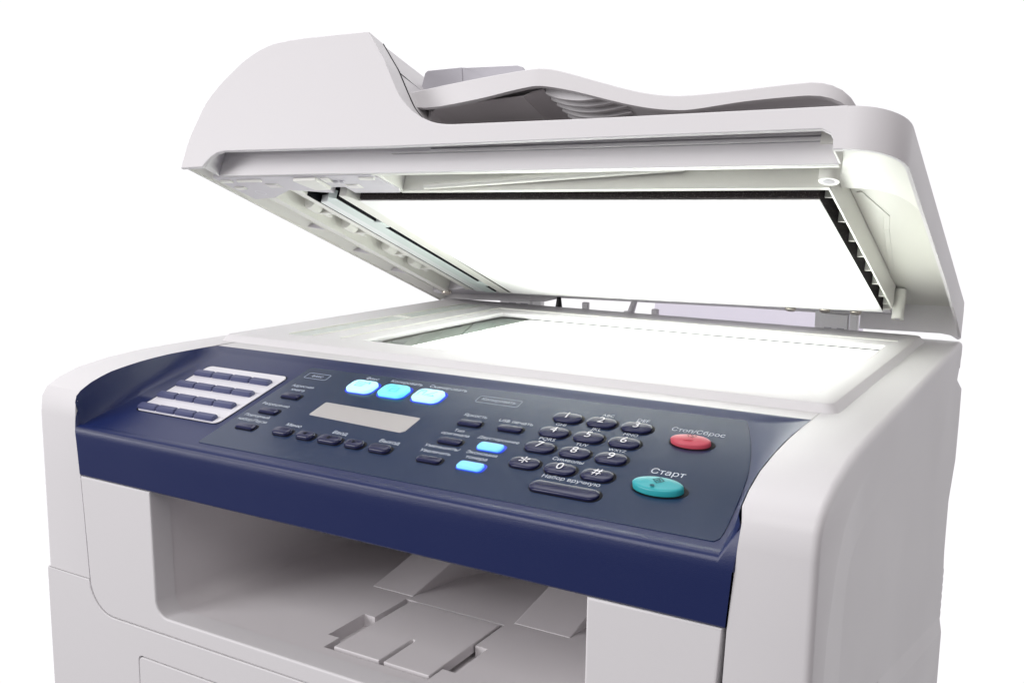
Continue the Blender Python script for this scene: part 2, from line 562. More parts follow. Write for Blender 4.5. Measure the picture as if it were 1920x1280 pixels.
mb = MB()
mb.loft([bay(0.115, FZ), bay(0.16, FZ - 0.005), bay(0.215, FZ - 0.016), bay(0.29, FZ - 0.03)], TRAYP, caps=False, closed=False)
lo = bay(0.29, FZ - 0.03)
mb.face(lo, TRAYP)
mb.face([(X0 - .002, 0.0302, 0.3004), (X1, 0.0302, 0.3004), (X1, 0.29, 0.3004), (X0 - .002, 0.29, 0.3004)], TRAYP)
# front half, floor cut for the paper stop well
sec = bay(0, FZ)
for a, b in zip(sec, sec[1:]):
    if a[2] < FZ + 1e-5 and b[2] < FZ + 1e-5 and abs(a[0] - b[0]) > .1:
        xa, xb = min(a[0], b[0]), max(a[0], b[0])
        continue
    mb.face([(a[0], 0.0236, a[2]), (b[0], 0.0236, b[2]), (b[0], 0.115, b[2]), (a[0], 0.115, a[2])], TRAYP)
xs = [xa, 0.1970, 0.2048, 0.2085, 0.2735, 0.2812, xb]
ys = [0.0236, 0.0310, 0.0440, 0.0755, 0.1060, 0.115]
hole = lambda i, j: (2 <= i <= 3 and 1 <= j <= 3 and not (i == 2 and j == 3)) or (i == 1 and j == 2) or (i == 4 and j == 2) or (i == 2 and j == 1) or (i == 2 and j == 3)
hz = FZ - 0.0075
for i in range(len(xs) - 1):
    for j in range(len(ys) - 1):
        q = [(xs[i], ys[j]), (xs[i + 1], ys[j]), (xs[i + 1], ys[j + 1]), (xs[i], ys[j + 1])]
        if not hole(i, j):
            mb.face([(x, y, FZ) for x, y in q], TRAYP)
        else:
            mb.face([(x, y, hz) for x, y in q], TRAYP)
            for (di, dj), (a, b) in {(-1, 0): (3, 0), (1, 0): (1, 2), (0, -1): (0, 1), (0, 1): (2, 3)}.items():
                if not hole(i + di, j + dj):
                    mb.face([(*q[a], hz), (*q[b], hz), (*q[b], FZ), (*q[a], FZ)], TRAYP)
bmesh.ops.remove_doubles(mb.bm, verts=mb.bm.verts[:], dist=0.00002)
mb.bm.normal_update()
cen = Vector((0.234, 0.1, 0.27))
fl = [f for f in mb.bm.faces if f.normal.dot(cen - f.calc_center_median()) < 0]
bmesh.ops.reverse_faces(mb.bm, faces=fl)


def build_keep(mb, name, parent, smooth=30):
    me = bpy.data.meshes.new(name); mb.bm.to_mesh(me); mb.bm.free()
    for m in mb.mats:
        me.materials.append(m)
    o = bpy.data.objects.new(name, me); COL.objects.link(o)
    for p in me.polygons:
        p.use_smooth = True
    me.set_sharp_from_angle(angle=math.radians(smooth))
    o.parent = parent
    if parent is root:
        o.matrix_parent_inverse = Matrix.Translation(-root.location)
    return o


tray = build_keep(mb, 'output_tray', root, 35)
for xa_, xb_ in ((0.1760, 0.2065), (0.2775, 0.3130)):
    mb = MB()
    mb.loft([[(xa_, 0.1105, FZ + .0003), (xb_, 0.1105, FZ + .0003), (xb_ + .001, 0.1105, FZ - .002), (xa_ - .001, 0.1105, FZ - .002)],
             [(xa_, 0.285, FZ + 0.032), (xb_, 0.285, FZ + 0.032), (xb_ + .004, 0.285, FZ - 0.034), (xa_ - .004, 0.285, FZ - 0.034)]], TRAYP)
    mb.build('support_ramp', tray, 0.0006)
mb = MB()
flap = [(0.2098, 0.0335), (0.2404, 0.0335), (0.2404, 0.0610), (0.2412, 0.0625), (0.2424, 0.0625), (0.2432, 0.0610), (0.2432, 0.0335), (0.2722, 0.0335), (0.2722, 0.1035), (0.2098, 0.1035)]
mb.prism(flap, FZ - 0.0050, FZ + 0.0006, TRAYP)
mb.build('paper_stop', tray, 0.0016, 50, 3)

# ---- scanner deck -------------------------------------------------------
mb = MB()
# deck plate around the raised platen frame
mb.prism([(0.0331, 0.1237), (0.4344, 0.1237), (0.4344, 0.4455), (0.0331, 0.4455)], 0.340, T - 0.0001, WHITE)
# rear edge piece closing the deck between the side panels
mb.box(0.001, 0.4655, 0.4456, 0.4475, 0.3435, T - 0.0012, WHITE)
deck = mb.build('scanner_deck', root, 0.0012)
# raised frame: sloping skirt, flat top with the glass opening and the slit of the feeder glass
mb = MB()
o0 = fillet([(0.0180, 0.1405), (0.4427, 0.1405), (0.4427, 0.4290), (0.0180, 0.4290)], [0.003, 0.006, 0.004, 0.003], 4)
cx, cy = 0.230, 0.285
o1 = fillet([(0.0215, 0.1437), (0.4392, 0.1437), (0.4392, 0.4268), (0.0215, 0.4268)], [0.003, 0.006, 0.004, 0.003], 4)
i1 = fillet([(0.1180, 0.1735), (0.4262, 0.1735), (0.4262, 0.3602), (0.1180, 0.3602)], 0.002, 4)
i0 = fillet([(0.1190, 0.1745), (0.4252, 0.1745), (0.4252, 0.3588), (0.1190, 0.3588)], 0.002, 4)
ZF = T + 0.0046
mb.loft([[(x, y, T - 0.0005) for x, y in o0], [(x, y, ZF - 0.0004) for x, y in o1], [(lerp(x, cx, .004), lerp(y, cy, .006), ZF) for x, y in o1],
         [(x, y, ZF) for x, y in i1], [(x, y, ZF - 0.0030) for x, y in i0]], WHITE, caps=False)
mb.bm.normal_update()
fr = mb.build('platen_frame', deck, smooth=24)
# long line in the bar between the two glasses
mb = MB()
mb.box(0.0772, 0.0780, 0.170, 0.398, ZF, ZF + 0.0006, CREAM)
mb.box(0.1010, 0.1016, 0.172, 0.385, ZF, ZF + 0.0008, CREAM)
mb.box(0.1020, 0.4300, 0.3835, 0.3843, ZF, ZF + 0.0007, CREAM)
mb.build('trim_line', deck)
mb = MB(); mb.face([(0.1188, 0.1742, ZF - 0.0016), (0.4254, 0.1742, ZF - 0.0016), (0.4254, 0.3591, ZF - 0.0016), (0.1188, 0.3591, ZF - 0.0016)], GL)
mb.build('platen_glass', deck, flat=True)
mb = MB()
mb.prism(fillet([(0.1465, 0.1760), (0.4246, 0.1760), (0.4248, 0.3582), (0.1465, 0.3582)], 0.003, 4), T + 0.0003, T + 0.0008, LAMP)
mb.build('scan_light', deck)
mb = MB()
mb.box(0.1185, 0.4256, 0.1740, 0.3595, T + 0.00005, T + 0.0002, BED)
mb.build('scanner_bed', deck)
# feeder glass, a narrow slit left of the frame
mb = MB()
mb.prism(fillet([(0.0600, 0.1660), (0.0745, 0.1660), (0.0745, 0.3960), (0.0600, 0.3960)], 0.0015, 3), ZF - 0.001, ZF + 0.00025, BED)
mb.box(0.0590, 0.0599, 0.166, 0.396, ZF - 0.001, ZF + 0.0010, CREAM)
mb.box(0.0600, 0.0745, 0.285, 0.2905, ZF, ZF + 0.0012, CREAM)
mb.build('feeder_glass', deck, 0.0003)
# pegs and hinge sockets at the rear edge
mb = MB(); mb.tube((0.1290, 0.4425, T - .001), (0.1290, 0.4425, T + 0.0105), 0.0036, 0.0020, BLACKR)
mb.tube((0.1290, 0.4425, T + 0.0105), (0.1290, 0.4425, T + 0.0150), 0.0018, 0.0012, BLACKR)
mb.build('rubber_peg', deck, 0.0003)
for x, h in ((0.1560, 0.0085), (0.2225, 0.0072)):
    mb = MB(); mb.box(x - 0.0030, x + 0.0030, 0.4405, 0.4450, T - .001, T + h, WHITE)
    mb.build('locating_peg', deck, 0.0009)
mb = MB(); mb.tube((0.1985, 0.443, T - .001), (0.2035, 0.4445, T + 0.016), 0.0034, 0.0024, WHITE)
mb.tube((0.1975, 0.443, T - .001), (0.1980, 0.443, T + 0.003), 0.0055, 0.0045, WHITE)
mb.build('cable_strut', deck, 0.0003)

# ---- control panel ------------------------------------------------------
crease_r = smooth([(0.4272, 0.0035), (0.4268, 0.012), (0.4266, 0.024), (0.4250, 0.044), (0.4222, 0.064), (0.4160, 0.087), (0.4062, 0.1105)], 5)
crease_l = smooth([(0.0356, 0.0035), (0.0362, 0.012), (0.0375, 0.024), (0.0400, 0.044), (0.0425, 0.064), (0.0462, 0.087), (0.0510, 0.1105)], 5)
mb = MB()
n = len(crease_r)


def top_edge(side):
    # upper edge of the side wall, running up the inner edge of the cheek
    pts = [(0.0112, 0.3445), (0.0125, 0.3478), (0.0155, 0.3505), (0.024, 0.3548), (0.038, 0.3590), (0.060, 0.3620), (0.082, 0.3635), (0.105, T - .0002), (0.1236, T - .0002)]
    s = smooth(pts, 12)
    # resample by arc length
    ln = [0]
    for a, b in zip(s, s[1:]):
        ln.append(ln[-1] + math.dist(a, b))
    res = []
    for i in range(n):
        t = ln[-1] * i / (n - 1)
        j = max(kk for kk in range(len(ln)) if ln[kk] <= t + 1e-12)
        j = min(j, len(s) - 2)
        w = (t - ln[j]) / max(ln[j + 1] - ln[j], 1e-9)
        y, z = lerp(s[j][0], s[j + 1][0], w), lerp(s[j][1], s[j + 1][1], w)
        res.append((xin_r(y, z) - 0.0004 if side > 0 else xin_l(y, z) + 0.0004, y, z))
    return res


kk_ = mb.mi(NAVY)
cr = [mb.bm.verts.new(P(u, v, 0)) for u, v in crease_r]
cl = [mb.bm.verts.new(P(u, v, 0)) for u, v in crease_l]
tr = top_edge(1); tl = top_edge(-1)
for i in range(n - 1):                                    # sloping top
    mb.bm.faces.new((cl[i], cr[i], cr[i + 1], cl[i + 1]))
for cc, tt in ((cr, tr), (cl, tl)):                       # curved side walls, slightly hollow
    prev = cc
    ends = [cc[-1]]; starts = [cc[0]]
    for s_ in (0.25, 0.5, 0.75, 1.0):
        row = []
        for i in range(n):
            c0 = cc[i].co; c1 = Vector(tt[i])
            d = c1 - c0
            q = c0 + Vector((d.x * s_ ** 0.75, d.y * s_, d.z * s_ ** 1.35))
            row.append(mb.bm.verts.new(q))
        for i in range(n - 1):
            mb.bm.faces.new((prev[i], prev[i + 1], row[i + 1], row[i]))
        prev = row
        ends.append(row[-1]); starts.append(row[0])
    if cc is cr:
        trv, re_, rs_ = prev, ends, starts
    else:
        tlv, le_, ls_ = prev, ends, starts
# small step up to the deck at the rear
rl = mb.bm.verts.new((0.0450, 0.1216, T - 0.0004)); rr = mb.bm.verts.new((0.4180, 0.1216, T - 0.0004))
sl = tlv[-1]; sr = trv[-1]
mb.bm.faces.new((cl[-1], cr[-1], rr, rl))
mb.bm.faces.new((rl, rr, sr, sl))
for a_, b_ in zip(re_, re_[1:]):
    mb.bm.faces.new((a_, b_, rr))
for a_, b_ in zip(le_, le_[1:]):
    mb.bm.faces.new((a_, rl, b_))
# rounded front ridge and front face
zs = [(0.0130, 0.3312), (0.0112, 0.3307), (0.0100, 0.3295), (0.0094, 0.3278), (0.0093, 0.3250), (0.0095, 0.3180), (0.0098, 0.3018), (0.0104, 0.3010), (0.030, 0.3010)]
pl, pr = cl[0], cr[0]
for iz, (y, z) in enumerate(zs):
    if iz < 4:
        xa_w, xb_w = cl[0].co.x - 0.0002 * iz, cr[0].co.x + 0.0002 * iz
    else:
        xa_w, xb_w = xin_l(0, z) + 0.0006, xin_r(0, z) - 0.0006
    a = mb.bm.verts.new((xa_w, y, z)); b = mb.bm.verts.new((xb_w, y, z))
    if iz == 4:
        web_l, web_r = a, b
    if iz < 4:
        lst_l, lst_r = (lst_l + [a], lst_r + [b]) if iz else ([a], [b])
    mb.bm.faces.new((pl, pr, b, a))
    pl, pr = a, b
# little front corner webs between ridge, cheek and side wall
for cc, tt, f_, sgn in ((cr, trv, xin_r, -1), (cl, tlv, xin_l, 1)):
    q = lst_r if cc is cr else lst_l
    w_ = web_r if cc is cr else web_l
    zc = w_.co.z
    F_ = mb.bm.verts.new((tt[0].co.x - sgn * 0.0012, 0.0124, 0.3445))
    E_ = mb.bm.verts.new((f_(0, zc) - sgn * 0.0012, 0.0118, zc))
    ch = (rs_ if cc is cr else ls_)[::-1] + q + [w_]
    for a_, b_ in zip(ch, ch[1:]):
        mb.bm.faces.new((F_, a_, b_))
    mb.bm.faces.new((F_, w_, E_))
for f in mb.bm.faces:
    f.material_index = kk_
bmesh.ops.remove_doubles(mb.bm, verts=mb.bm.verts[:], dist=0.00001)
mb.bm.normal_update()
fl = [f for f in mb.bm.faces if f.normal.dot(Vector((0.235, -0.3, 0.8)) - f.calc_center_median()) < 0 and abs(f.normal.z) < 2]
bmesh.ops.reverse_faces(mb.bm, faces=[f for f in fl if f.calc_center_median().z > 0.3011])
panel = build_keep(mb, 'control_panel', root, 38)

# overlay film
ov = fillet([(0.1283, 0.0075), (0.4235, 0.0085), (0.4252, 0.0140)], 0, 1)
ov = [(0.1290, 0.0072), (0.4225, 0.0080), (0.4243, 0.0105)] + smooth([(0.4246, 0.0150), (0.4241, 0.0260), (0.4226, 0.0430), (0.4199, 0.0635), (0.4140, 0.0860), (0.4060, 0.1062)], 4) + [(0.4045, 0.1085), (0.1290, 0.1045), (0.1278, 0.1030), (0.1278, 0.0085)]
mb = MB(P); mb.prism(ov, -0.0005, 0.00035, OVER)
mb.build('overlay_film', panel, 0.0002, 50, 1)

# one-touch card and its sixteen keys
mb = MB(P)
mb.prism(rrect(0.0885, 0.0580, 0.0700, 0.0630, 0.004), -0.0003, 0.0002, DARK)
mb.prism(rrect(0.0889, 0.0578, 0.0682, 0.0618, 0.0038), 0.0002, 0.0006, CARD)
for v in (0.0700, 0.0545, 0.0385):
    mb.box(0.0560, 0.1215, v - 0.0052, v - 0.0048, 0.0006, 0.0009, CARD)
mb.build('key_card', panel)
for r_i in range(4):
    v = 0.0770 - r_i * 0.01545
    for c_i in range(4):
        u = 0.0628 + c_i * 0.0160
        mb = MB(P)
        w = 0.0153
        mb.loft([[(a, b, 0.0005) for a, b in rrect(u, v, w, 0.0052, 0.0006, 2)],
                 [(a, b, 0.0021) for a, b in rrect(u, v, w - .0002, 0.0050, 0.0006, 2)],
                 [(a, b, 0.0029) for a, b in rrect(u, v + .0003, w - 0.0012, 0.0032, 0.0006, 2)]], OTKEY)
        mb.build('one_touch_key', panel, smooth=35)


def key(name, u, v, w, d, h, r, m, gap_disc=DARK, gap=0.0011, top=None, txt=None, tsize=0.006, tm=DIGIT, icon=None, dome=0.0, label=None, n=6, shift=0.0005, tdv=0.0):
    mb = MB(P)
    mb.prism(rrect(u + shift, v + .0001, w + 2 * gap, d + 2 * gap, min(r + gap, (d + 2 * gap) / 2 - 1e-5), n), 0.0003, 0.00048, gap_disc)  # flat disc on the film; the black one paints the gap's shade
    rr_ = min(r, d / 2 - 1e-5)
    loops = [(0.0004, 0, 0), (h * 0.72, 0, 0.0), (h * 0.90, 0.0005, 0.0004), (h, 0.0013, 0.0011)]
    if dome:
        loops += [(h + dome * 0.6, 0.0030, 0.0026)]
    L_ = []
    for hh, iw, idd in loops:
        L_.append([(a, b, hh) for a, b in rrect(u, v, w - 2 * iw, d - 2 * idd, max(min(rr_ - min(iw, idd), d / 2 - idd - 1e-5), 0.0002), n)])
    mb.loft(L_, m)
    th = h + dome + 0.00025
    if txt:
        mb.text(txt, u, v + tdv, th, size=tsize, m=tm, bold=0.012)
    if icon:
        icon(mb, u, v, th)
    return mb.build(name, panel, smooth=50, label=label)


def ellipse_key(name, u, v, w, d, h, m, icon, label):
    mb = MB(P)
    E_ = lambda cu, cv, a, b, hh, n=40: [(cu + a * math.cos(2 * math.pi * i / n), cv + b * math.sin(2 * math.pi * i / n), hh) for i in range(n)]
    mb.loft([E_(u + .0006, v, w / 2 + .0016, d / 2 + .0013, .0003), E_(u + .0006, v, w / 2 + .0016, d / 2 + .0013, .00048)], DARK)  # flat black disc paints the shade of the gap around the key
    mb.loft([E_(u, v, w / 2, d / 2, .0004), E_(u, v, w / 2, d / 2, h * .78), E_(u, v, w / 2 - .0005, d / 2 - .0004, h * .93),
             E_(u, v, w / 2 - .0015, d / 2 - .0012, h), E_(u, v, w / 2 - .005, d / 2 - .0030, h + .0003), E_(u, v, .0005, .0004, h + .0004)], m)
    icon(mb, u, v, h + .0008)
    return mb.build(name, panel, smooth=50, label=label)


def line(mb, pts, w, h, m):
    for (a, b), (c, d) in zip(pts, pts[1:]):
        t = Vector((c - a, d - b)).normalized() * (w / 2)
        q = Vector((-t.y, t.x))
        mb.face([(a - t.x + q.x, b - t.y + q.y, h), (a - t.x - q.x, b - t.y - q.y, h), (c + t.x - q.x, d + t.y - q.y, h), (c + t.x + q.x, d + t.y + q.y, h)], m)


# numeric keypad
names = ['1', '2', '3', '4', '5', '6', '7', '8', '9', '*', '0', '#']
for i, c in enumerate(names):
    u = 0.3173 + (i % 3) * 0.01930
    v = 0.0862 - (i // 3) * 0.01562
    ch = '\u2217' if c == '*' else c
    key('number_key', u, v, 0.0160, 0.0088, 0.0019, 0.0044, KEY, txt=c, tsize=0.0078 if c != '*' else 0.0130, dome=0.0003, gap=0.0009, tdv=0.0006)
key('dial_key', 0.3468, 0.0232, 0.0350, 0.0084, 0.0019, 0.0042, KEY, dome=0.0003, gap=0.0009, label='long navy pill key under the number pad')

# small function keys
for u, v in ((0.1440, 0.0672), (0.1440, 0.0479), (0.1440, 0.0289)):
    key('function_key', u, v, 0.0130, 0.0050, 0.0018, 0.0014, KEY, gap=0.0009)
for u, v in ((0.2688, 0.0672), (0.2690, 0.0475), (0.2688, 0.0285), (0.2931, 0.0678)):
    key('function_key', u, v, 0.0138, 0.0050, 0.0018, 0.0018, KEY, gap=0.0009)
for u, v in ((0.2930, 0.0482), (0.2929, 0.0290)):
    key('lit_key', u, v, 0.0140, 0.0062, 0.0019, 0.0020, LED3, gap_disc=LEDR, gap=0.0010, label='small key glowing light blue')


def tri(sx):
    def f(mb, u, v, h):
        mb.face([(u + sx * .0014, v, h), (u - sx * .0008, v + .0012, h), (u - sx * .0008, v - .0012, h)], DARK)
    return f


def star(mb, u, v, h):
    for a in (0, 60, 120):
        c, s_ = math.cos(math.radians(a)), math.sin(math.radians(a))
        line(mb, [(u - .0014 * c, v - .0014 * s_), (u + .0014 * c, v + .0014 * s_)], .0005, h + a * 1e-7, DARK)


for u, w, ic in ((0.1712, 0.0118, None), (0.1880, 0.0108, tri(-1)), (0.2047, 0.0142, star), (0.2214, 0.0108, tri(1)), (0.2380, 0.0125, None)):
    key('menu_key', u - 0.001, 0.0300, w, 0.0066, 0.0025, 0.0026, KEY, icon=ic, shift=0.0007, gap=0.0008)


def ic_fax(mb, u, v, h):
    line(mb, [(u - .004, v - .002), (u - .004, v + .003), (u + .001, v + .003), (u + .001, v - .002), (u - .004, v - .002)], .0004, h, LEDI)
    line(mb, [(u - .003, v + .001), (u, v + .001)], .0004, h + 2e-5, LEDI)
    line(mb, [(u - .003, v - .0005), (u, v - .0005)], .0004, h + 2e-5, LEDI)
    line(mb, [(u + .002, v + .002), (u + .004, v + .0035), (u + .0045, v + .001)], .0005, h, LEDI)


def ic_copy(mb, u, v, h):
    line(mb, [(u - .004, v - .001), (u - .004, v + .003), (u + .001, v + .003)], .0004, h, LEDI)
    line(mb, [(u - .0015, v - .003), (u - .0015, v + .0015), (u + .0035, v + .0015), (u + .0035, v - .003), (u - .0015, v - .003)], .0004, h, LEDI)
    line(mb, [(u - .0005, v - .0005), (u + .0025, v - .0005)], .0004, h + 2e-5, LEDI)


def ic_scan(mb, u, v, h):
    line(mb, [(u - .006, v - .002), (u - .006, v + .003), (u - .0025, v + .003), (u - .0025, v - .002)], .0004, h, LEDI)
    line(mb, [(u - .005, v + .0015), (u - .0035, v + .0015)], .0004, h, LEDI)
    line(mb, [(u - .001, v - .002), (u + .0045, v + .003)], .0004, h, LEDI)
    line(mb, [(u + .001, v - .002), (u + .005, v - .002), (u + .004, v - .0012)], .0004, h, LEDI)


for u, m, ic in ((0.1812, LED1, ic_fax), (0.2043, LED2, ic_copy), (0.2283, LED1, ic_scan)):
    key('lit_mode_key', u, 0.0882, 0.0182, 0.0130, 0.0026, 0.0042, m, gap_disc=LEDR, gap=0.0014, icon=ic, shift=0.0003, label='rounded square key glowing cyan')


def ic_stop(mb, u, v, h):
    line(mb, [(u - .0012, v + .0012), (u - .0022, v + .0022), (u - .0012, v + .0036), (u, v + .0028), (u + .0012, v + .0036), (u + .0022, v + .0022), (u, v + .0008)], .0004, h - .0002, REDI)
    line(mb, [(u - .001, v + .0032), (u + .0012, v + .0014)], .0004, h - .00018, REDI)
    line(mb, [(u - .0022, v - .0016), (u + .0010, v - .0016)], .0012, h - .00005, RED)


def ic_start(mb, u, v, h):
    line(mb, [(u, v + .0036), (u + .0026, v + .0014), (u, v - .0008), (u - .0026, v + .0014), (u, v + .0036)], .00045, h - .0002, TEALI)
    line(mb, [(u - .001, v + .0010), (u, v + .0024), (u + .001, v + .0010), (u - .0007, v + .0010)], .0004, h - .00018, TEALI)
    E_ = [(u - .0012 + .0011 * math.cos(t), v - .0034 + .0009 * math.sin(t), h) for t in [2 * math.pi * i / 16 for i in range(16)]]
    mb.face(E_, TEALI)


ellipse_key('stop_key', 0.3866, 0.0796, 0.0200, 0.0100, 0.0029, RED, ic_stop, 'red oval stop key')
ellipse_key('start_key', 0.3868, 0.0374, 0.0240, 0.0116, 0.0037, TEAL, ic_start, 'turquoise oval start key')

# display
mb = MB(P)
mb.prism(fillet([(0.1711, 0.0512), (0.2368, 0.0482), (0.2388, 0.0502), (0.2388, 0.0652), (0.1711, 0.0667)], 0.0010, 3), 0.0003, 0.0006, LCD)
mb.build('display', panel)

# printed lettering
TX = [('ФАКС', 0.1419, 0.0941, 0.0085), ('Адресная', 0.1421, 0.0800, 0.0165), ('книга', 0.1423, 0.0752, 0.0098),
      ('Разрешение', 0.1424, 0.0556, 0.0205), ('Повторный', 0.1410, 0.0412, 0.0185), ('набор/Пауза', 0.1420, 0.0362, 0.0215),
      ('Меню', 0.1716, 0.0384, 0.0108), ('Ввод', 0.2043, 0.0384, 0.0098), ('Выход', 0.2376, 0.0380, 0.0128),
      ('Факс', 0.1800, 0.1003, 0.0092), ('Копировать', 0.2048, 0.1004, 0.0225), ('Сканировать', 0.2340, 0.1004, 0.0255),
      ('Копировать', 0.2711, 0.0942, 0.0215), ('Яркость', 0.2676, 0.0755, 0.0145), ('USB печать', 0.2927, 0.0754, 0.0205),
      ('Тип', 0.2675, 0.0592, 0.0060), ('оригинала', 0.2676, 0.0546, 0.0170), ('Двустороннее', 0.2930, 0.0562, 0.0240),
      ('Уменьшить/', 0.2683, 0.0415, 0.0210), ('Увеличить', 0.2676, 0.0364, 0.0185), ('Экономия', 0.2918, 0.0417, 0.0178), ('тонера', 0.2914, 0.0366, 0.0125),
      ('ABC', 0.3366, 0.0948, 0.0066), ('DEF', 0.3562, 0.0945, 0.0064), ('GHI', 0.3168, 0.0795, 0.0056), ('JKL', 0.3367, 0.0795, 0.0054),
      ('MNO', 0.3557, 0.0795, 0.0076), ('PQRS', 0.3170, 0.0638, 0.0088), ('TUV', 0.3363, 0.0638, 0.0066), ('WXYZ', 0.3553, 0.0636, 0.0092),
      ('Символы', 0.3366, 0.0482, 0.0165), ('Набор вручную', 0.3458, 0.0322, 0.0298),
      ('Стоп/Сброс', 0.3864, 0.0905, 0.0270), ('Старт', 0.3862, 0.0510, 0.0165)]
for t, u, v, w in TX:
    mb = MB(P); mb.text(t, u, v, 0.00050, width=w, m=PRINT)
    mb.build('lettering', panel, flat=True)


def outline(u, v, w, d, r):
    a = rrect(u, v, w, d, r, 3); b = rrect(u, v, w - .0006, d - .0006, r - .0003, 3)
    mb = MB(P)
    for i in range(len(a)):
        j = (i + 1) % len(a)
        mb.face([(*a[i], .0005), (*a[j], .0005), (*b[j], .0005), (*b[i], .0005)], PRINT)
    mb.build('label_frame', panel, flat=True)


outline(0.1419, 0.0941, 0.0172, 0.0070, 0.0012)
outline(0.2711, 0.0940, 0.0272, 0.0074, 0.0016)

# ------------------------------------------------------------------ the raised lid
prof = [(-0.0003, -0.0016), (0.0009, 0.0191), (0.0045, 0.0330), (0.0085, 0.0452), (0.0170, 0.0580), (0.0286, 0.0696), (0.0365, 0.0760), (0.0448, 0.0810), (0.0535, 0.0845), (0.0626, 0.0864), (0.0810, 0.0877), (0.1100, 0.0878), (0.1384, 0.0876)]
prof = smooth(prof, 3)
prof += smooth([(0.1556, 0.0676), (0.1711, 0.0453), (0.1770, 0.0385), (0.1841, 0.0324), (0.1905, 0.0284), (0.1973, 0.0253), (0.2030, 0.0234), (0.2094, 0.0222), (0.2160, 0.0217)], 3)
hump = [p for p in prof if p[0] < 0.1845] + [(0.192, 0.022)]
prof += [(0.3025, 0.0213), (0.4385, 0.0219), (0.4385, -0.0004), (0.4340, -0.0004), (0.4335, 0.0050), (0.4318, 0.0080), (0.4276, 0.0102), (0.3499, 0.0100), (0.1680, 0.0090), (0.0371, 0.0099), (0.0310, 0.0088), (0.0262, 0.0060), (0.0223, 0.0019), (0.0200, -0.0012)]
mb = MB(L)
rr_l = []
for i_ in range(len(prof)):
    a, b = prof[i_], prof[(i_ + 1) % len(prof)]
    if a[0] > .4384 and b[0] > .4384:
        rr_l.append(0.0)                  # joint with the corner shell
    elif max(a[1], b[1]) < .0125 and min(a[0], b[0]) > .0195:
        rr_l.append(0.0006)               # along the handle recess
    elif 0.138 < min(a[0], b[0]) and max(a[0], b[0]) < 0.2:
        rr_l.append(0.0006)
    else:
        rr_l.append(0.0009)
mb.rprism(prof, 0.334, 0.3312, rr_l, LIDW)
mb.prism([p for p in prof[:prof.index((0.3025, 0.0213))] if p[1] > 0.019] + [(0.2160, 0.0190)], 0.3185, 0.33125, LIDW, 'uw')
lid = mb.build('scanner_lid', root, smooth=40, wn=True)

# right-hand shell: rounded corner wall and its rear end
R_ = 0.026
path = [(0.4385, 0.3340)] + arc(0.4650 - R_, 0.3340 - R_, R_, R_, 90, 0, 10)
path += [(0.4650, 0.25), (0.4650, 0.12), (0.4650, 0.03), (0.4650, 0.0)]
mb = MB(L)
Lp = []
for off, n0 in ((0.0, 0.0), ):
    pass
wall = []


def offs(path, d):
    res = []
    for i, p in enumerate(path):
        a = Vector(path[max(i - 1, 0)]); b = Vector(path[min(i + 1, len(path) - 1)])
        t = (b - a).normalized(); q = Vector((t.y, -t.x))      # to the inside (turning right)
        res.append((p[0] + q.x * d, p[1] + q.y * d))
    return res


ins = [offs(path, -0.0) for _ in range(1)][0]
sec_ = [(0.0, -0.0004), (0.0, 0.0205), (0.0004, 0.0215), (0.0014, 0.0219), (0.0100, 0.0219), (0.0100, 0.0180), (0.0022, 0.0180), (0.0018, -0.0004)]
rows = []
for d, nn_ in sec_:
    rows.append([(a, b, nn_) for a, b in offs(path, d)])
# each path station is one section loop; the lip sinks a little towards the hinge
secs = []
for i in range(len(path)):
    drop = -0.0055 * max(0, (0.06 - path[i][1]) / 0.06) if path[i][1] < 0.06 else 0
    secs.append([(rows[j][i][0], rows[j][i][1], rows[j][i][2] + (drop if j in (0, 7) else 0)) for j in range(len(sec_))])
mb.loft(secs, LIDW)
mb.build('corner_shell', lid, smooth=40)

# rear wall, low strip along the hinge line
mb = MB(L)
rw = fillet([(0.392, -0.0034), (0.4500, -0.0034), (0.4575, -0.0045), (0.4628, -0.0075), (0.4648, -0.0065), (0.4650, 0.018), (0.392, 0.018)], [0, 0.004, 0.006, 0.001, 0.001, 0.002, 0], 3)
mb.prism(rw, -0.0025, -0.0003, LIDW, 'uw')
mb.prism([(0.0008, 0.0012), (0.065, 0.0030), (0.1150, 0.0045), (0.1300, 0.0085), (0.30, 0.0085), (0.392, 0.0070), (0.392, 0.018), (0.0008, 0.018)], -0.0025, -0.0003, LIDW, 'uw')
mb.build('rear_wall', lid, 0.0006, smooth=32)

# deck of the lid (roof over the underside) with the shelf around the corner
mb = MB(L)
mb.box(0.2005, 0.4384, 0.0, 0.3311, 0.0182, 0.0196, DGREY)
mb.box(0.4385, 0.4560, 0.0, 0.3183, 0.0182, 0.0196, DGREY)
mb.build('lid_deck', lid)
mb = MB(L)
shelf = [(0.4238, 0.3180), (0.4238, 0.2590)] + smooth([(0.4280, 0.2585), (0.4350, 0.2575), (0.4428, 0.2545), (0.4523, 0.2440), (0.4590, 0.2240), (0.4612, 0.195), (0.4618, 0.15)], 4) + [(0.4628, 0.14)] + [q for q in offs(path, 0.0023)[::-1] if q[1] > .15] + [(0.4352, 0.3310), (0.4352, 0.3180)]
mb.prism(shelf, 0.0098, 0.0179, CREAM)
mb.box(0.4238, 0.4629, 0.0, 0.259, 0.0172, 0.01815, ROOFM)
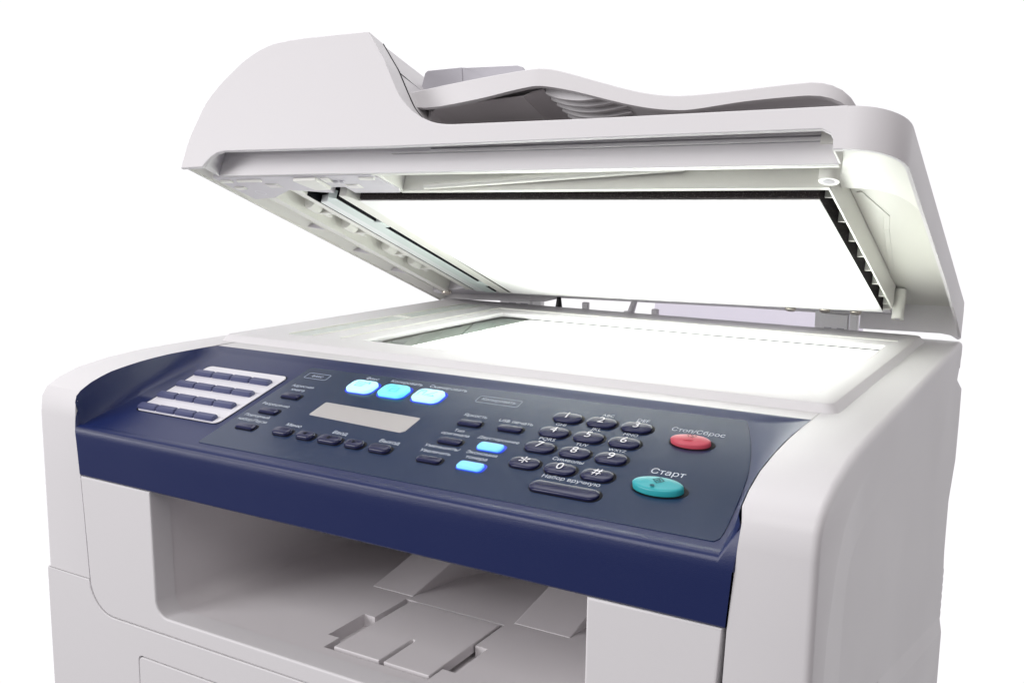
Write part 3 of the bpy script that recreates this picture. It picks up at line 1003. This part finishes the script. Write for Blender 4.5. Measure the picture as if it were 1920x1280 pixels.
# rib with a round bump
for a, b in zip([(0.428, 0.235), (0.4375, 0.196), (0.434, 0.172)], [(0.4375, 0.196), (0.434, 0.172), (0.4205, 0.035)]):
    d = (Vector(b) - Vector(a)).normalized(); q = Vector((-d.y, d.x)) * 0.0016
    mb.prism([(a[0] + q.x, a[1] + q.y), (a[0] - q.x, a[1] - q.y), (b[0] - q.x, b[1] - q.y), (b[0] + q.x, b[1] + q.y)], 0.0167, 0.0173, ROOFM)
mb.build('corner_roof', lid, 0.0005, smooth=60)
mb = MB(L)
mb.tube((0.4262, 0.0440, -0.0062), (0.4262, 0.0440, 0.0160), 0.0042, 0.0044, CREAM, 24)
mb.tube((0.4262, 0.0440, -0.00635), (0.4262, 0.0440, -0.0061), 0.0020, 0.0020, HATCH, 16)
mb.build('screw_post', lid, 0.0006)
mb = MB(L)
mb.tube((0.4262, 0.3000, -0.0030), (0.4262, 0.3000, 0.0160), 0.0052, 0.0056, CREAM, 28)
mb.tube((0.4262, 0.3000, -0.00315), (0.4262, 0.3000, -0.0029), 0.0030, 0.0030, GREYP, 20)
mb.build('screw_post', lid, 0.0005)

# handle strip recessed under the front edge
mb = MB(L)
stp = [(0.0180, -0.0006), (0.4338, -0.0006), (0.4338, 0.0178), (0.0180, 0.0178)]
mb.prism([(0.0180, -0.0006), (0.4338, -0.0006), (0.4338, 0.0114), (0.1640, 0.0114), (0.1540, 0.0178), (0.0180, 0.0178)], 0.3150, 0.3168, LIDW, 'uw')
mb.prism([(0.1640, 0.0113), (0.4338, 0.0113), (0.4338, 0.0178), (0.1540, 0.0178)], 0.3120, 0.3150, GREYP, 'uw')
mb.prism([(0.1624, 0.0123), (0.4338, 0.0123), (0.4338, 0.0141), (0.1598, 0.0141)], 0.3151, 0.3170, LIDW, 'uw')
mb.prism([(0.1585, 0.0150), (0.4338, 0.0150), (0.4338, 0.0178), (0.1545, 0.0178)], 0.3151, 0.3172, LIDW, 'uw')
mb.prism([(0.0182, -0.0006), (0.4336, -0.0006), (0.4336, 0.0006), (0.0182, 0.0006)], 0.3120, 0.3150, CREAM, 'uw')
mb.box(0.4337, 0.4350, 0.3160, 0.3311, -0.0004, 0.0178, CREAM)
# sloping left end of the recess
mb.loft([[(0.0196, 0.3335, -0.0010), (0.0262, 0.3335, 0.0060), (0.0371, 0.3335, 0.0098)], [(0.0190, 0.3165, -0.0010), (0.0190, 0.3165, 0.0090), (0.0200, 0.3165, 0.0170)]], LIDW, caps=False, closed=False)
mb.build('handle_strip', lid, 0.0004, smooth=35)

# pad carrier: front wall, right wall with ribs, roof
mb = MB(L)
mb.box(0.1500, 0.4236, 0.2818, 0.2856, -0.0004, 0.0178, CREAM)
mb.box(0.4222, 0.4236, 0.0515, 0.2817, -0.0004, 0.0178, CREAM)
mb.box(0.0985, 0.4221, 0.0515, 0.2817, 0.0130, 0.0145, GREYP)
mb.box(0.1500, 0.4236, 0.2857, 0.3149, 0.0125, 0.0140, CREAM)
mb.box(0.1500, 0.1530, 0.2857, 0.3149, 0.0, 0.0124, CREAM)
mb.box(0.4174, 0.4221, 0.0516, 0.2816, 0.0085, 0.0128, GREYP)
for e_ in (0.2695, 0.2315, 0.1979, 0.1683, 0.1395, 0.1096, 0.0801, 0.0600):
    mb.box(0.4178, 0.4221, e_ - 0.0006, e_ + 0.0006, 0.0002, 0.0129, CREAM)
mb.box(0.0985, 0.4221, 0.0496, 0.0514, -0.0010, 0.0145, CREAM)
mb.build('pad_carrier', lid, 0.0003)
mb = MB(L)
mb.tube((0.172, 0.2890, 0.0012), (0.2380, 0.2895, 0.0048), 0.0020, 0.0024, CREAM, 14)
mb.tube((0.2375, 0.2895, 0.0048), (0.345, 0.2900, 0.0108), 0.0024, 0.0026, CREAM, 14)
mb.build('stiffening_rib', lid)
mb = MB(L)
foam = [(0.1070, 0.0540), (0.4172, 0.0540), (0.4175, 0.2790), (0.1130, 0.2790)]
mb.prism(foam, -0.0032, 0.0128, FOAM)
mb.build('foam_backing', lid, 0.0004)
mb = MB(L)
mb.prism([(0.1120, 0.0538), (0.4174, 0.0538), (0.4173, 0.2772), (0.1118, 0.2772)], -0.0040, -0.0033, PADM)
# left margin of the carrier next to the pad
mb.build('white_pad', lid, 0.0002)
mb = MB(L)
mb.prism([(0.0965, 0.0495), (0.1112, 0.0495), (0.1112, 0.2700), (0.1050, 0.2838), (0.0990, 0.2838)], -0.0030, 0.0129, CREAM)
mb.build('carrier_edge', lid, 0.0003)

# left side: lip, gussets, rails, rollers
mb = MB(L)
mb.box(0.0010, 0.0030, 0.0, 0.3310, -0.0008, 0.0200, CREAM)
mb.loft([[(0.0030, 0.0, 0.0002), (0.0110, 0.0, 0.0060), (0.0250, 0.0, 0.0080), (0.0250, 0.0, 0.014), (0.003, 0.0, 0.014)],
         [(0.0030, 0.3310, 0.0002), (0.0110, 0.3310, 0.0060), (0.0190, 0.3310, 0.0075), (0.0190, 0.3310, 0.014), (0.003, 0.3310, 0.014)]], CREAM)
mb.build('side_lip', lid, 0.0006)
for e_ in (0.2050, 0.1450, 0.0900):
    mb = MB(L)
    mb.loft([[(0.0040, e_ - .001, 0.0020), (0.0242, e_ - .001, 0.0090), (0.0242, e_ - .001, -0.0004)],
             [(0.0040, e_ + .001, 0.0020), (0.0242, e_ + .001, 0.0090), (0.0242, e_ + .001, -0.0004)]], HATCH)
    mb.build('gusset', lid)
mb = MB(L)
mb.box(0.0240, 0.0335, 0.030, 0.2745, -0.0006, 0.0120, CREAM)
mb.box(0.0255, 0.0262, 0.030, 0.2745, -0.0012, -0.0005, CREAM)
mb.build('guide_rail', lid, 0.0008)
mb = MB(L)
mb.box(0.0335, 0.0920, 0.030, 0.2905, 0.0100, 0.0120, CREAM)
mb.build('paper_channel', lid)
mb = MB(L)
mb.prism([(0.0585, 0.046), (0.0672, 0.046), (0.0672, 0.300), (0.0600, 0.2905)], -0.0006, 0.0099, CREAM)
mb.build('guide_rail', lid, 0.0008)
for e_ in (0.2470, 0.2030, 0.1490, 0.1110):
    mb = MB(L)
    mb.tube((0.0450, e_ - .0055, 0.0045), (0.0450, e_ + .0055, 0.0050), 0.0050, 0.0050, CREAM, 24)
    ro = mb.build('idler_roller', lid, 0.0008)
    mb = MB(L)
    mb.box(0.0430, 0.0585, e_ - .0095, e_ - .0068, 0.0005, 0.0099, CREAM)
    mb.box(0.0430, 0.0470, e_ - .0200, e_ - .0095, 0.0020, 0.0099, CREAM)
    mb.tube((0.0450, e_ - .0075, 0.0045), (0.0450, e_ - .0055, 0.0045), 0.0022, 0.0022, DARK, 12)
    mb.box(0.0500, 0.0580, e_ - .034, e_ - .011, 0.0080, 0.0098, GREYP)
    mb.build('roller_holder', ro if False else lid, 0.0004)
# pressure plate over the feeder glass
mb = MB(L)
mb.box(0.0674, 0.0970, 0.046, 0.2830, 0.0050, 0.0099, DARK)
mb.box(0.0906, 0.0915, 0.0480, 0.2760, -0.0019, 0.0049, DARK)  # gap darkness put into black strips on the facing side walls
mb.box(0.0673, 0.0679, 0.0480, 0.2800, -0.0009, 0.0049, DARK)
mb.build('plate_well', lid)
mb = MB(L)
mb.prism([(0.0700, 0.0460), (0.0795, 0.0460), (0.0795, 0.2725), (0.0770, 0.2700), (0.0700, 0.2680)], -0.0016, 0.0040, PALEL)
mb.prism([(0.0796, 0.0460), (0.0905, 0.0460), (0.0905, 0.2770), (0.0860, 0.2795), (0.0796, 0.2725)], -0.0022, 0.0040, PALEG)
pp = mb.build('pressure_plate', lid, 0.0003)
for e_ in (0.2250, 0.0740):
    mb = MB(L); mb.box(0.0890, 0.0965, e_ - .0055, e_ + .0055, -0.0028, 0.0020, PALEG)
    mb.build('plate_clip', lid, 0.0005)

# grey front hatch on the underside, left
mb = MB(L)
hat = [(0.0105, 0.3146), (0.1485, 0.3146), (0.1530, 0.2900), (0.1500, 0.2838), (0.1130, 0.2840), (0.1120, 0.2945), (0.0960, 0.2945), (0.0950, 0.2838), (0.0600, 0.2900), (0.0345, 0.2760), (0.0120, 0.2725), (0.0110, 0.2960)]
mb.prism(hat, -0.0010, 0.0120, HATCH)
ha = mb.build('hatch_plate', lid, 0.0005, smooth=35)
for x_, e_ in ((0.0535, 0.2990), (0.1215, 0.2965)):
    mb = MB(L)
    mb.box(x_ - .0055, x_ + .0055, e_ - .0032, e_ + .0032, -0.0013, -0.0009, CREAM)
    mb.box(x_ - .0040, x_ + .0040, e_ - .0018, e_ + .0024, -0.0016, -0.0012, TRAYP)
    mb.build('latch_hole', lid)
mb = MB(L)
mb.prism([(0.0820, 0.3120), (0.1020, 0.3125), (0.1020, 0.2960), (0.0880, 0.2950)], -0.0035, -0.0009, CREAM)
mb.build('latch_tab', lid, 0.0006)
for x_, e_, w_, d_ in ((0.0185, 0.3085, .010, .0035), (0.0400, 0.3090, .022, .0022), (0.1080, 0.3085, .006, .0060), (0.1130, 0.3050, .003, .0022), (0.1180, 0.3050, .003, .0022), (0.0200, 0.2960, .009, .0040), (0.1420, 0.3100, .012, .0025)):
    mb = MB(L); mb.box(x_ - w_ / 2, x_ + w_ / 2, e_ - d_ / 2, e_ + d_ / 2, -0.0022, -0.0008, CREAM if w_ > .004 else GREYP)
    mb.build('moulded_clip', lid, 0.0003)
mb = MB(L)
ring = [(0.0290, 0.2880)]
for i in range(20):
    a0, a1 = 2 * math.pi * i / 20, 2 * math.pi * (i + 1) / 20
    mb.face([(0.030 + .0042 * math.cos(a0), .2865 + .0042 * math.sin(a0), -.00125), (0.030 + .0042 * math.cos(a1), .2865 + .0042 * math.sin(a1), -.00125),
             (0.030 + .0037 * math.cos(a1), .2865 + .0037 * math.sin(a1), -.00125), (0.030 + .0037 * math.cos(a0), .2865 + .0037 * math.sin(a0), -.00125)], CARD)
mb.build('moulded_ring', lid)
# rear left plate and screws
mb = MB(L)
mb.prism([(0.0110, 0.0200), (0.1300, 0.0300), (0.4200, 0.0340), (0.4200, 0.0494), (0.0966, 0.0494), (0.0672, 0.0455), (0.0585, 0.0455), (0.0110, 0.0290)], 0.0010, 0.0120, HATCH)
mb.prism([(0.0110, 0.0), (0.4200, 0.0), (0.4200, 0.0339), (0.1300, 0.0299), (0.0110, 0.0199)], 0.0088, 0.0120, HATCH)
mb.build('hinge_plate', lid, 0.0005)
for x_, e_ in ((0.0300, 0.0340), (0.3480, 0.040), (0.3740, 0.042), (0.3960, 0.040)):
    mb = MB(L)
    mb.tube((x_, e_, -0.0030), (x_, e_, 0.0012), 0.0040, 0.0044, STEEL, 18)
    mb.build('screw', lid, 0.0010)

# hinges (fixed to the body)
for x0_, x1_, zt in ((0.0660, 0.1090, 0.3760), (0.3575, 0.3900, 0.3800)):
    mb = MB()
    w = x1_ - x0_
    mb.box(x0_, x0_ + w * .16, 0.4440, 0.4520, 0.355, zt, PADM)
    mb.box(x0_ + w * .16, x0_ + w * .78, 0.4425, 0.4505, 0.355, zt - .002, PADM)
    mb.box(x0_ + w * .82, x1_, 0.4440, 0.4520, 0.355, zt, PADM)
    mb.box(x0_ + w * .24, x0_ + w * .42, 0.4418, 0.4426, 0.3645, 0.3672, GREYP)
    mb.box(x0_ + w * .54, x0_ + w * .72, 0.4418, 0.4426, 0.3645, 0.3672, GREYP)
    mb.build('hinge', root, 0.0007)
# pale rear flap seen through the gap between the hinges
mb = MB(L)
mb.box(0.2100, 0.3900, -0.030, -0.029, -0.030, 0.030, FLAPM)
mb.build('rear_flap', lid, 0.001)

# ---- document feeder ------------------------------------------------------
mb = MB(L)
hb = [(x - 0.0003 if x > .1 else x + 0.0003, z - 0.0006) for x, z in hump if z > 0.016]
hb = [(0.0016, 0.0125)] + hb + [(0.192, 0.0125)]
dome = [(0.3170, 0.0), (0.270, 0.0020), (0.17, 0.0030), (0.07, 0.0015), (0.02, -0.001)]
loops = []
for e_, dz in dome:
    loops.append([(x, e_, z + (dz * max(0, (z - .02) / .066))) for x, z in hb])
mb.loft(loops, LIDW)
fc = mb.build('feeder_cover', lid, 0.0008, 50, 2, smooth=30)
# door of the feeder with its seam, lying on the slope
mb = MB(L)
for n_ in (0.0668,):
    jx = min(range(len(hump)), key=lambda q: abs(hump[q][1] - n_) + (0 if hump[q][0] > .14 else 1))
    (xa_, na_), (xb_, nb_) = hump[jx - 1], hump[jx + 1]
    t = (n_ - na_) / (nb_ - na_); x_ = lerp(xa_, xb_, t)
    mb.box(x_ - .0012, x_ + .0004, 0.080, 0.3173, n_ - .0004, n_ + .0002, DARK)
mb.build('door_seam', lid)
mb = MB(L)
sp = [p for p in prof if 0.1375 < p[0] < 0.1845 and p[1] > .03]
mb.loft([[(x + .0003, 0.3174, z + .0002), (x + .0003, 0.3180, z + .0002), (x - .002, 0.3180, z - .0015), (x - .002, 0.3174, z - .0015)] for x, z in sp], DARK)
mb.build('cover_seam', lid)

# wavy document tray
def tray_e(x):
    return 0.311 - max(0, x - 0.252) * 0.2


top = smooth([(0.1600, 0.0557), (0.1980, 0.0610), (0.2314, 0.0647), (0.2494, 0.0661), (0.2610, 0.0659), (0.2726, 0.0635), (0.2923, 0.0585), (0.3083, 0.0547), (0.3176, 0.0531), (0.3267, 0.0522), (0.3371, 0.0522), (0.3529, 0.0541), (0.3725, 0.0574), (0.3917, 0.0608), (0.4052, 0.0628)], 4)
bots = smooth([(0.1600, 0.0475), (0.1711, 0.0450), (0.1861, 0.0448), (0.2161, 0.0486), (0.2376, 0.0525), (0.2533, 0.0546), (0.2630, 0.0542), (0.2777, 0.0519), (0.2971, 0.0477), (0.3120, 0.0448), (0.3251, 0.0432), (0.3384, 0.0430), (0.3484, 0.0444), (0.3735, 0.0499), (0.4007, 0.0540), (0.4100, 0.0546)], 4)


def bot_n(x):
    for a, b in zip(bots, bots[1:]):
        if a[0] <= x <= b[0]:
            return lerp(a[1], b[1], (x - a[0]) / max(b[0] - a[0], 1e-9))
    return bots[-1][1]


nT = len(top)
mb = MB(L)
plan = [(p[0], tray_e(p[0])) for p in top] + [(0.4110, 0.2791), (0.4165, 0.2772), (0.4215, 0.2742), (0.4252, 0.2700), (0.4272, 0.2640), (0.4280, 0.2560), (0.4280, 0.2450), (0.4280, 0.10)]
tn = [p[1] for p in top] + [0.0627, 0.0618, 0.0602, 0.0580, 0.0560, 0.0545, 0.0535, 0.050]
bn = [bot_n(p[0]) for p in top] + [0.0545, 0.0538, 0.0525, 0.0506, 0.0488, 0.0474, 0.0465, 0.043]
inner = offs(plan, 0.0030)
loops = []
for i in range(len(plan)):
    o_, q_ = plan[i], inner[i]
    loops.append([(o_[0], o_[1], bn[i]), (o_[0], o_[1], tn[i] - 0.0010), (lerp(o_[0], q_[0], .25), lerp(o_[1], q_[1], .25), tn[i] - .0002), (q_[0], q_[1], tn[i]), (q_[0], q_[1], bn[i])])
mb.loft(loops, LIDW)
sh = [(x, tray_e(x) - 0.0025, n_) for x, n_ in top] + [(0.4165, 0.2745, 0.0610), (0.4215, 0.2705, 0.0590), (0.4255, 0.262, 0.0555)]
mb.loft([[(x, e_, n_ - .0014), (x, 0.07, n_ - .0014), (x, 0.07, n_ - .0032), (x, e_, n_ - .0032)] for x, e_, n_ in sh], LIDW)
dt = mb.build('document_tray', lid, 0, smooth=32)
# dark block under the tray: roof of the paper exit
mb = MB(L)
mb.prism([(0.1735, 0.0465), (0.1800, 0.0505), (0.2390, 0.0538), (0.2392, 0.0545), (0.1795, 0.0511), (0.1730, 0.0469)], 0.140, 0.3000, TRAYP, 'uw')
mb.prism([(0.2393, 0.0538), (0.2450, 0.0562), (0.2520, 0.0574), (0.2522, 0.0581), (0.2448, 0.0569), (0.2391, 0.0545)], 0.140, 0.3000, TRAYP, 'uw')
mb.box(0.172, 0.272, 0.120, 0.1395, 0.0190, 0.0500, TRAYP)
mb.box(0.172, 0.1740, 0.140, 0.300, 0.0190, 0.0480, TRAYP)
mb.build('exit_roof', lid)
rib_b = smooth([(0.2535, 0.0556), (0.2600, 0.0528), (0.2680, 0.0508), (0.2780, 0.0497), (0.2880, 0.0503), (0.3000, 0.0522), (0.3200, 0.0556)], 4)
for i_ in range(7):
    e_ = 0.2990 - 0.0080 * i_
    keep = []
    for x, n_ in rib_b:
        j = min(range(nT), key=lambda q: abs(top[q][0] - x))
        t_ = top[j][1] - 0.0034
        if t_ - n_ > 0.0002:
            keep.append(((x, n_), (x, t_)))
    mb = MB(L)
    mb.prism([a for a, b in keep] + [b for a, b in keep][::-1], e_ - 0.0022, e_, LIDW, 'uw')
    mb.build('tray_rib', lid)
# paper guide standing on the tray
mb = MB(L)
gl_ = [(0.1495, 0.2850, 0.0620), (0.1507, 0.2850, 0.0830), (0.1525, 0.2850, 0.0847), (0.1795, 0.2850, 0.0852), (0.1850, 0.2835, 0.0620)]
gr_ = [(0.1851, 0.2835, 0.0620), (0.1796, 0.2850, 0.0852), (0.1822, 0.2842, 0.0850), (0.2205, 0.2838, 0.0841), (0.2245, 0.2838, 0.0828), (0.2275, 0.2838, 0.0790), (0.2320, 0.2838, 0.0620)]
for lp in (gl_, gr_):
    mb.loft([lp, [(x, e_ - .0035, n_) for x, e_, n_ in lp]], GREYP)
mb.build('paper_guide', lid, 0.0005)
